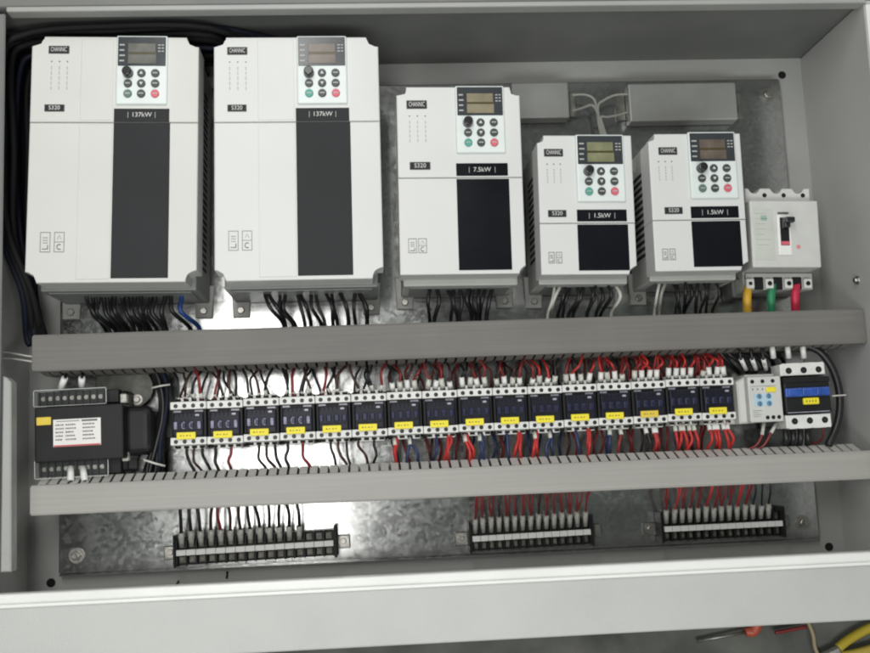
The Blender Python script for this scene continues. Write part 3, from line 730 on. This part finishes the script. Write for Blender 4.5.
MB().box(-.0320, -.0240, .0165, .0235, .1004, .1007).build('green_mark', mat('pale green mark', (.30, .42, .36), .5), e)
MB().box(-.0110, .0075, -.0300, .0250, .0990, .1022, .0016, 2).build('toggle_frame', 'lip', e)
MB().box(-.0075, .0045, -.0170, .0205, .1018, .1026, .0004).build('toggle_slot', 'hole', e)
MB().box(-.0090, .0055, .0255, .0280, .0998, .1010, .0003).build('toggle_print', 'print_dark', e)
tg = MB().box(-.0060, .0040, .0040, .0195, .102, .112, .0018, 2, top=.8).box(-.0055, .0075, .0110, .0185, .108, .117, .0020, 2).build('toggle', 'knob', e)
MB().box(-.0070, .0040, -.0165, -.0115, .1022, .1034, .0004).build('red_mark', 'key_red', e)
MB().cyl(.0165, -.0185, .0995, .1012, .0026, n=14).build('trip_button', mat('pink button', (.68, .25, .25), .4), e)
tops = []
for k in range(3):
    MB().cyl(-.0235 + k * .0262 + .004, .0545, .0858, .0864, .0030, n=14).build('screw_well', 'hole', e)
for px, m, cn in ((747, 's_yellow', 'yellow'), (771, 's_green', 'green'), (795, 's_red', 'crimson')):
    a = W(px + 1, 287, .066); b = W(px, 310, .06)
    wire('breaker_cable', [(a.x, a.y + .004, a.z), tuple(a), tuple(W(px, 299, .070)), (b.x, yT - .006, .06)], .0056, m, f'thick {cn} sleeved cable under the moulded case circuit breaker', 'cable', 'coloured cables under the circuit breaker', n=14)
# small grey relay block tucked between the last drive and the breaker
a = W(733, 282, .04); b = W(752, 302, .04)
o = MB().box(-.011, .011, -.014, .014, 0.001, .045, .002).box(-.008, .008, -.011, .011, .045, .050, .002).build('cable_gland_block', 'housing'); o.location = ((a.x + b.x) / 2 - .004, (a.y + b.y) / 2 + .006, 0)
tag(o, 'small dark grey block tucked between the last drive and the circuit breaker', 'block')

# ------------------------------------------------------------------ braking resistors at the top
def resistor(pa, pb, label):
    a = W(*pa, .03); b = W(*pb, .03)
    e = empty('braking_resistor', ((a.x + b.x) / 2, (a.y + b.y) / 2, 0), 0, label, 'braking resistor', 'flat aluminium braking resistors')
    w2 = abs(b.x - a.x) / 2; h2 = abs(b.y - a.y) / 2
    MB().box(-w2, w2, -h2, h2, .001, .024, .002, 2).build('case', 'alu', e)
    for s in (-1, 1):
        MB().box(s * (w2 + .007) - .0068, s * (w2 + .007) + .0068, -h2 * .7, h2 * .7, .001, .004, .001).build('end_bracket', 'steel', e)
    return e
resistor((512, 81), (571, 116), 'flat grey braking resistor whose left end hides behind the mid-sized drive')
resistor((629, 82), (740, 118), 'flat grey braking resistor above the rightmost small drive')
for k, pts in enumerate((((572, 95), (585, 94.5), (594, 99), (597, 110), (600, 122), (603, 138)), ((572, 111), (582, 108), (592, 105), (597, 112), (599, 124), (602, 138)),
                         ((628, 94), (615, 95), (604, 100), (598, 106), (600, 122), (605, 138)), ((628, 112), (618, 115), (607, 117), (601, 117), (603, 126), (607, 138)))):
    end = ['upper lead of the left braking resistor', 'lower lead of the left braking resistor', 'upper lead of the right braking resistor', 'lower lead of the right braking resistor'][k]
    wire('resistor_lead', [tuple(W(x, y, .022 + .001 * k)) for x, y in pts], .0019, 'w_grey', f'grey white wire, {end}', 'wire', 'leads joining behind the fourth drive')

# ------------------------------------------------------------------ transformer
tc = W(80, 435, .09)
e = empty('control_transformer', (tc.x, tc.y, 0), R(.8), 'black control transformer with white rating label at the left end of the contactor row', 'transformer')
def L_(px, py, z=.095): p = W(px, py, z); return p.x - tc.x, p.y - tc.y
x0, yA = L_(34, 407); x1, yB = L_(123, 459)
MB().box(x0, x1, yB, yA, .012, .093, .002, 2).box(x0 + .004, x1 - .002, yB - .016, yA + .018, .008, .060, .003, 2).build('core', 'black', e)
lam = MB()
for i in range(14): lam.box(x0 + .001, x1 + .0005, yB + .0015, yA - .0015, .014 + i * .0055, .0165 + i * .0055)
xc0, _ = L_(122, 400, .07); xc1, _ = L_(156, 400, .07)
MB().box(xc0 - .002, xc1 - .004, yB + .004, yA - .002, .012, .070, .012, 4).build('winding', 'black', e)
lx0, ly1 = L_(53, 419.5); lx1, ly0 = L_(100.5, 445)
lb = MB().box(lx0, lx1, ly0, ly1, .0930, .0936).build('rating_label', 'paper', e)
pm = MB()
for j in range(5):
    y = ly1 - .0068 - j * .0045
    for xa, xb in ((.05, .20), (.26, .46), (.62, .86)):
        x = lx0 + (lx1 - lx0) * xa
        while x < lx0 + (lx1 - lx0) * (xb + jit(.03)):
            ww = random.uniform(.0010, .0026); pm.box(x, x + ww, y - .0009, y + .0008, .0936, .0939); x += ww + .0007
pm.box(lx0 + (lx1 - lx0) * .60, lx1 - .004, ly1 - .0035, ly1 - .0014, .0936, .0939).box(lx0 + .004, lx0 + (lx1 - lx0) * .55, ly1 - .0028, ly1 - .0020, .0936, .0939)
pm.build('label_print', 'print_dark', lb)
MB().box(lx0 + .0005, lx1 - .0005, ly0 + .0002, ly0 + .0018, .0936, .0940).build('label_stripe', 'rededge', lb)
tx0, ty1 = L_(36.5, 417); tx1, ty0 = L_(51, 424.5)
MB().box(tx0, tx1, ty0, ty1, .0930, .0950, .0005).build('number_tag', 'yellow_dull', e)
for (pa, pb, fx) in (((34, 390), (107, 404), (62, 82)), ((34, 460), (108, 476), (71.5, 82))):
    a0, b1 = L_(*pa, .085); a1, b0 = L_(*pb, .085)
    tbk = MB().box(a0 + .001, a1 + .012, b0 + .002, b1 - .002, .055, .070, .001)
    for k in range(10): tbk.box(a0 + .003 + k * .0088, a0 + .0045 + k * .0088, b0 + .002, b1 - .002, .070, .078)
    tbk.build('terminal_strip', 'black', e)
    sc_ = MB()
    for k in range(9): sc_.cyl(a0 + .0082 + k * .0088, (b0 + b1) / 2, .070, .073, .0028, n=10)
    sc_.build('terminal_screws', 'screw', e)
    cv = MB().box(a0, a1, b0, b1, .083, .0845).build('clear_cover', 'clear', e)
    t_ = .0008
    MB().box(a0, a1, b0, b0 + t_, .0845, .0855).box(a0, a1, b1 - t_, b1, .0845, .0855).box(a0, a0 + t_, b0, b1, .0845, .0855).box(a1 - t_, a1, b0, b1, .0845, .0855).build('cover_edge', 'clear_edge', cv)
# steel foot with bolt
fx, fy = L_(137, 400, .03)
MB().cyl(L_(132, 388, .03)[0], L_(132, 388, .03)[1], .020, .024, .026, n=28).box(L_(95, 380, .03)[0], L_(132, 380, .03)[0], L_(95, 402, .03)[1], L_(95, 374, .03)[1], .020, .0236, .001).build('mounting_foot', 'foot', e)
MB().cyl(fx, fy, .024, .0255, .0068, n=18).cyl(fx, fy, .0255, .031, .0045, n=6, bev=.0006).build('bolt', 'screw', e)
for k, (px, py) in enumerate(((124, 399), (125, 457))):
    a = L_(px, py, .07); MB().box(a[0] - .0038, a[0] + .0038, a[1] - .0058, a[1] + .0058, .06, .0715, .001).build('clip', 'ferrule_g', e)
for k, (p, q) in enumerate((((65, 378), (61, 388)), ((82, 378), (82, 386)), ((71, 481), (71, 467)), ((85, 481), (83, 467)))):
    a = W(*p, .088); b = W(*q, .080)
    up = k < 2
    far = W(p[0] + (2 if up else 1), p[1] - 8 if up else p[1] + 10, .06)
    wire('transformer_wire', [tuple(far), tuple(a), tuple(b)], .0020, 'w_black', ('left ' if k in (0, 2) else 'right ') + 'dark wire with fat white sleeve at the ' + ('top' if up else 'bottom') + ' cover of the transformer', 'wire', 'wires into the transformer', (tuple(a + Vector((0, 0, .001))), tuple(b + Vector((0, 0, .001)))), 'ferrule', 2.1)
    c = W(q[0] + .5, q[1] + (9 if up else -0), .0735)
    kk = empty('x', (0, 0, 0), 0, None, None) if False else None
# black cable loops between transformer and contactors
for k in range(7):
    o_ = k * 2.4
    a = [(148 + o_ * .9, 368), (156 + o_ * .75, 380), (160 + o_ * .55, 400), (160 + o_ * .45, 420), (154 + o_ * .6, 442), (147 + o_ * 1.0, 462), (142 + o_ * 1.2, 482)]
    m = 'w_blue' if k in (3, 5) else 'w_black'
    wire('looped_cable', [tuple(W(x + jit(1), y, .045 + .005 * (k % 3))) for x, y in a], .0030, 'w_black' if k != 5 else 'w_ink', ('black' if k != 5 else 'dark navy') + ' cable in the bundle curving between the transformer and the first contactor', 'cable', 'cable bundle beside the transformer')
wire('cable_tie', [tuple(W(x, y, z)) for x, y, z in ((144, 460, .064), (149, 461.5, .067), (157, 464, .066), (165, 466, .060))], .0014, 'w_white', 'white cable tie around the bundle beside the transformer', 'cable tie', None)
o = wire('cable_tie', [tuple(W(x, y, z)) for x, y, z in ((152, 388, .060), (160, 386, .064), (170, 384.5, .060))], .0013, 'w_white', 'white cable tie tail pointing right, above the bundle by the first contactor', 'cable tie', None)
a = W(146, 460, .067); cn_ = None
for k in range(5):
    a = [(120 + k * 7, 479), (133 + k * 7 + jit(3), 470), (150 + k * 5, 466 + k)]
# left wall cables; top wall run and extra cables added to darken the corner
for k in range(15):
    yk = .3765 - .004 * (k % 3) + jit(.001); zk = .012 + .0095 * k
    xw = XL + .007 + .006 * (k % 3) + jit(.001)
    pts = [(-.14 - .04 * (k % 4), yk - .006, zk * .5), (-.28, yk + jit(.002), zk + jit(.004)), (-.40 + jit(.03), yk - jit(.003), zk + jit(.004)), (xw + .024, yk - .006, zk), (xw, yk - .035, zk), (xw + jit(.004), .22 + jit(.03), zk + jit(.006)),
           (xw + .001, .12, zk * .8 + .01), (xw + .006 + .001 * k, .05, zk * .45 + .03), (xw + .012 + .004 * (k % 4), yT + .006, .050 + .003 * (k % 3)), (xw + .016 + .004 * (k % 4), yT - .006, .050)]
    wire('left_cable', pts, random.uniform(.0034, .0050), 'w_matte' if k % 4 else 'w_ink', ('black' if k % 4 else 'dark navy') + ' cable dropping along the left wall, its top wall run added as shade', 'cable', 'cables along the left wall')
for k in range(2):
    a = ((-8, 351 + k * 7), (8, 352.5 + k * 6), (22, 355 + k * 5), (40, 358 + k * 5))
    wire('thin_white_wire', [tuple(W(x, y, .08)) for x, y in a], .0012, 'w_white', ['upper', 'lower'][k] + ' of two thin white wires entering the left end of the upper duct', 'wire', 'thin white wires at the left wall')

# ------------------------------------------------------------------ terminal strips
def strip(pxa, pya, pxb, pyb, n, nw, mats, label, where, redbg, sl_dx=0):
    a = W(pxa, pya, .032); b = W(pxb, pyb, .032)
    d = b - a; L = d.length; rz = math.atan2(d.y, d.x)
    e = empty('terminal_strip', (a.x, a.y, 0), rz, label, 'terminal strip', 'black barrier terminal strips')
    h = .0165; p = L / n
    MB().box(-.002, L + .002, -h, h, .001, .020, .001).build('base', 'black', e)
    br = MB()
    for k in range(n + 1): br.box(k * p - .0011, k * p + .0011, -h, h, .018, .029, .0003)
    br.box(-.004, -.001, -h - .002, h + .006, .001, .032, .0006).box(L + .001, L + .004, -h - .002, h + .006, .001, .032, .0006)
    br.build('barriers', 'black', e)
    for k in range(n):
        MB().box(k * p + .0026, (k + 1) * p - .0026, .0055, h - .003, .0198, .0215, .0003).cyl((k + .5) * p, .0100, .0215, .0240, .0024, n=8).build('screw', 'tscrew', e)
        MB().box(k * p + .0026, (k + 1) * p - .0026, -h + .003, -.0055, .0198, .0215, .0003).cyl((k + .5) * p, -.0100, .0215, .0240, .0024, n=8).build('screw', 'tscrew', e)
    mk = MB()
    for k in range(n): mk.box(k * p + .0002, (k + 1) * p - .0002, -.0036, .0036, .027, .0328, .0005)
    mk.build('marker_strip', 'lip', e)
    for sx in (-.012, L + .012):
        br = MB().box(sx - .009, sx + .009, -.010, .008, .0005, .004, .0012).build('end_bracket', 'steel', e)
        MB().cyl(sx, 0, .004, .0052, .0068, n=16).cyl(sx, 0, .0052, .0095, .0042, n=6, bev=.0006).build('bolt', 'screw', br)
    ca, sa = math.cos(rz), math.sin(rz)
    for k in range(nw):
        lx = (k + .5) * p + sl_dx
        def G(x, y, z): return (a.x + ca * x - sa * y, a.y + sa * x + ca * y, z)
        m = mats[k % len(mats)] if not isinstance(mats, dict) else mats.get(k, mats['d'])
        s0 = G(lx, .008, .024); s1 = G(lx + jit(.0008), .026 + jit(.0015), .030)
        yd = yl0 + .004
        nwires = 2 if redbg and m != 'w_black' else 1
        for q in range(nwires):
            xe = s1[0] + jit(.005) + q * .003
            wire('terminal_wire', [s0, s1, ((s1[0] + xe) / 2 + jit(.002), (s1[1] + yd) / 2, .040), (xe, yd, .046 + jit(.006)), (xe, yd + .012, .05)],   .0022 if not redbg else .0014, m,
                 f'{CN[m]} wire coming down onto {where}', 'wire', 'wires onto the terminal strips', (s0, s1) if q == 0 else None, 'ferrule_g', 1.8 if not redbg else 2.5)
    return e
strip(176, 553.5, 333.5, 543.3, 16, 13, {'d': 'w_black', 3: 'w_dark', 4: 'w_darkred', 5: 'w_dark', 6: 'w_dark'}, 'black terminal strip with white marker row, leftmost of three, under black wires', 'the leftmost terminal strip', False)
strip(472.5, 539.3, 591, 532, 15, 15, {'d': 'w_darkred', 3: 'w_dark', 8: 'w_dark'}, 'black terminal strip with white marker row, middle of three, under thin red wires', 'the middle terminal strip', True)
strip(664.5, 529.5, 783, 523.5, 15, 14, {'d': 'w_darkred', 1: 'w_red', 5: 'w_red', 9: 'w_red', 11: 'w_black', 12: 'w_black', 13: 'w_black'}, 'black terminal strip with white markers, rightmost of three, under red and black wires', 'the rightmost terminal strip', True, )

# ------------------------------------------------------------------ offcuts lying in the cabinet
for k, (px, py, an) in enumerate(((110, 593, 115), (177, 584, 60), (227, 575, 85), (806, 560, 85))):
    p = W(px, py, -.018); d = Vector((math.cos(R(an)), math.sin(R(an)), 0)) * (.0045 if k < 3 else .002)
    where = ['the lower left corner hole', 'the left end of the leftmost terminal strip', 'the middle of the leftmost terminal strip', 'the rightmost terminal strip by the corner hole'][k]
    wire('wire_offcut', [tuple(p - d), tuple(p + d)], .0015, 'w_black', f'tiny black wire offcut lying below {where}', 'wire offcut', 'wire offcuts')

# ------------------------------------------------------------------ tools on the floor
def tool_loc(px, py): return W(px, py, -.05)
a = tool_loc(698, 642); b = tool_loc(748, 632)
e = empty('screwdriver', tuple(b), math.atan2((a - b).y, (a - b).x), 'screwdriver with orange red handle and steel shaft on the floor below the cabinet', 'screwdriver')
Ls = (a - b).length
MB().tube([(0, 0, 0), (Ls, 0, -.004)], .0024, smooth=False).build('shaft', 'steel', e)
MB().tube([(.004, 0, 0), (-.002, 0, 0), (-.006, .001, 0), (-.012, -.004, 0), (-.017, -.016, 0), (-.018, -.034, 0)], [.006, .009], n=12).build('handle', 'orange', e)
a = tool_loc(838, 648); b = tool_loc(880, 628)
e = empty('pliers', tuple(a), math.atan2((b - a).y, (b - a).x), 'pliers with yellow handles on the floor at the lower right corner', 'pliers')
MB().tube([(0, 0, 0), (.02, .004, 0), (.05, .006, 0), (.09, .004, 0)], .0065, n=10).tube([(0, -.012, 0), (.02, -.017, 0), (.05, -.022, 0), (.09, -.026, 0)], .0065, n=10).build('handle', 'toolyellow', e)
MB().box(-.03, .002, -.014, .004, -.005, .005, .003).build('jaw', 'screw', e)
wire('floor_cord', [tuple(tool_loc(x, y)) for x, y in ((808, 622), (813, 635), (815, 648), (822, 664))], .0028, 'beige', 'beige cord lying on the floor between the screwdriver and the pliers', 'cord', None)
a = tool_loc(775, 633); b = tool_loc(806, 627)
o = wire('red_rod', [tuple(a), tuple((a + b) / 2), tuple(b)], .0028, 'w_darkred', 'short red handled tool lying on the floor right of the screwdriver', 'tool', None)

# ------------------------------------------------------------------ lighting
wd = bpy.data.worlds.new('World'); sc.world = wd; wd.use_nodes = True
wd.node_tree.nodes['Background'].inputs[0].default_value = (.90, 1.0, .93, 1); wd.node_tree.nodes['Background'].inputs[1].default_value = .10
def area(loc, sx, sy, energy, target=(0, 0, 0), c=(1, 1, 1)):
    l = bpy.data.lights.new('lamp', 'AREA'); l.shape = 'RECTANGLE'; l.size = sx; l.size_y = sy; l.energy = energy; l.color = c
    o = bpy.data.objects.new('ceiling_and_fill_light', l); col.objects.link(o); o.location = loc
    d = Vector(target) - Vector(loc); o.rotation_euler = d.to_track_quat('-Z', 'Y').to_euler(); return o
area((-.355, .70, 1.62), .32, 2.30, 23, (-.355, .701, 0), (1, .99, .97))
area((1.15, 2.0, 1.9), 1.6, .7, 10, (0, 0, 0), (.98, .99, 1))  # added fill from the upper right, no known source
area((.10, -1.20, 2.1), 1.9, .55, 25, (0, -.1, 0), (.975, 1, .965))  # added fill from the viewer's side, brightens the lower half

sc.view_settings.view_transform = 'Standard'; sc.view_settings.look = 'None'; sc.view_settings.exposure = 0
sc.render.engine = 'CYCLES'; sc.cycles.use_denoising = True
sc.cycles.pixel_filter_type = 'BLACKMAN_HARRIS'; sc.cycles.filter_width = 2.1
sc.cycles.max_bounces = 6; sc.cycles.transparent_max_bounces = 8
sc.render.resolution_x = 1024; sc.render.resolution_y = 769
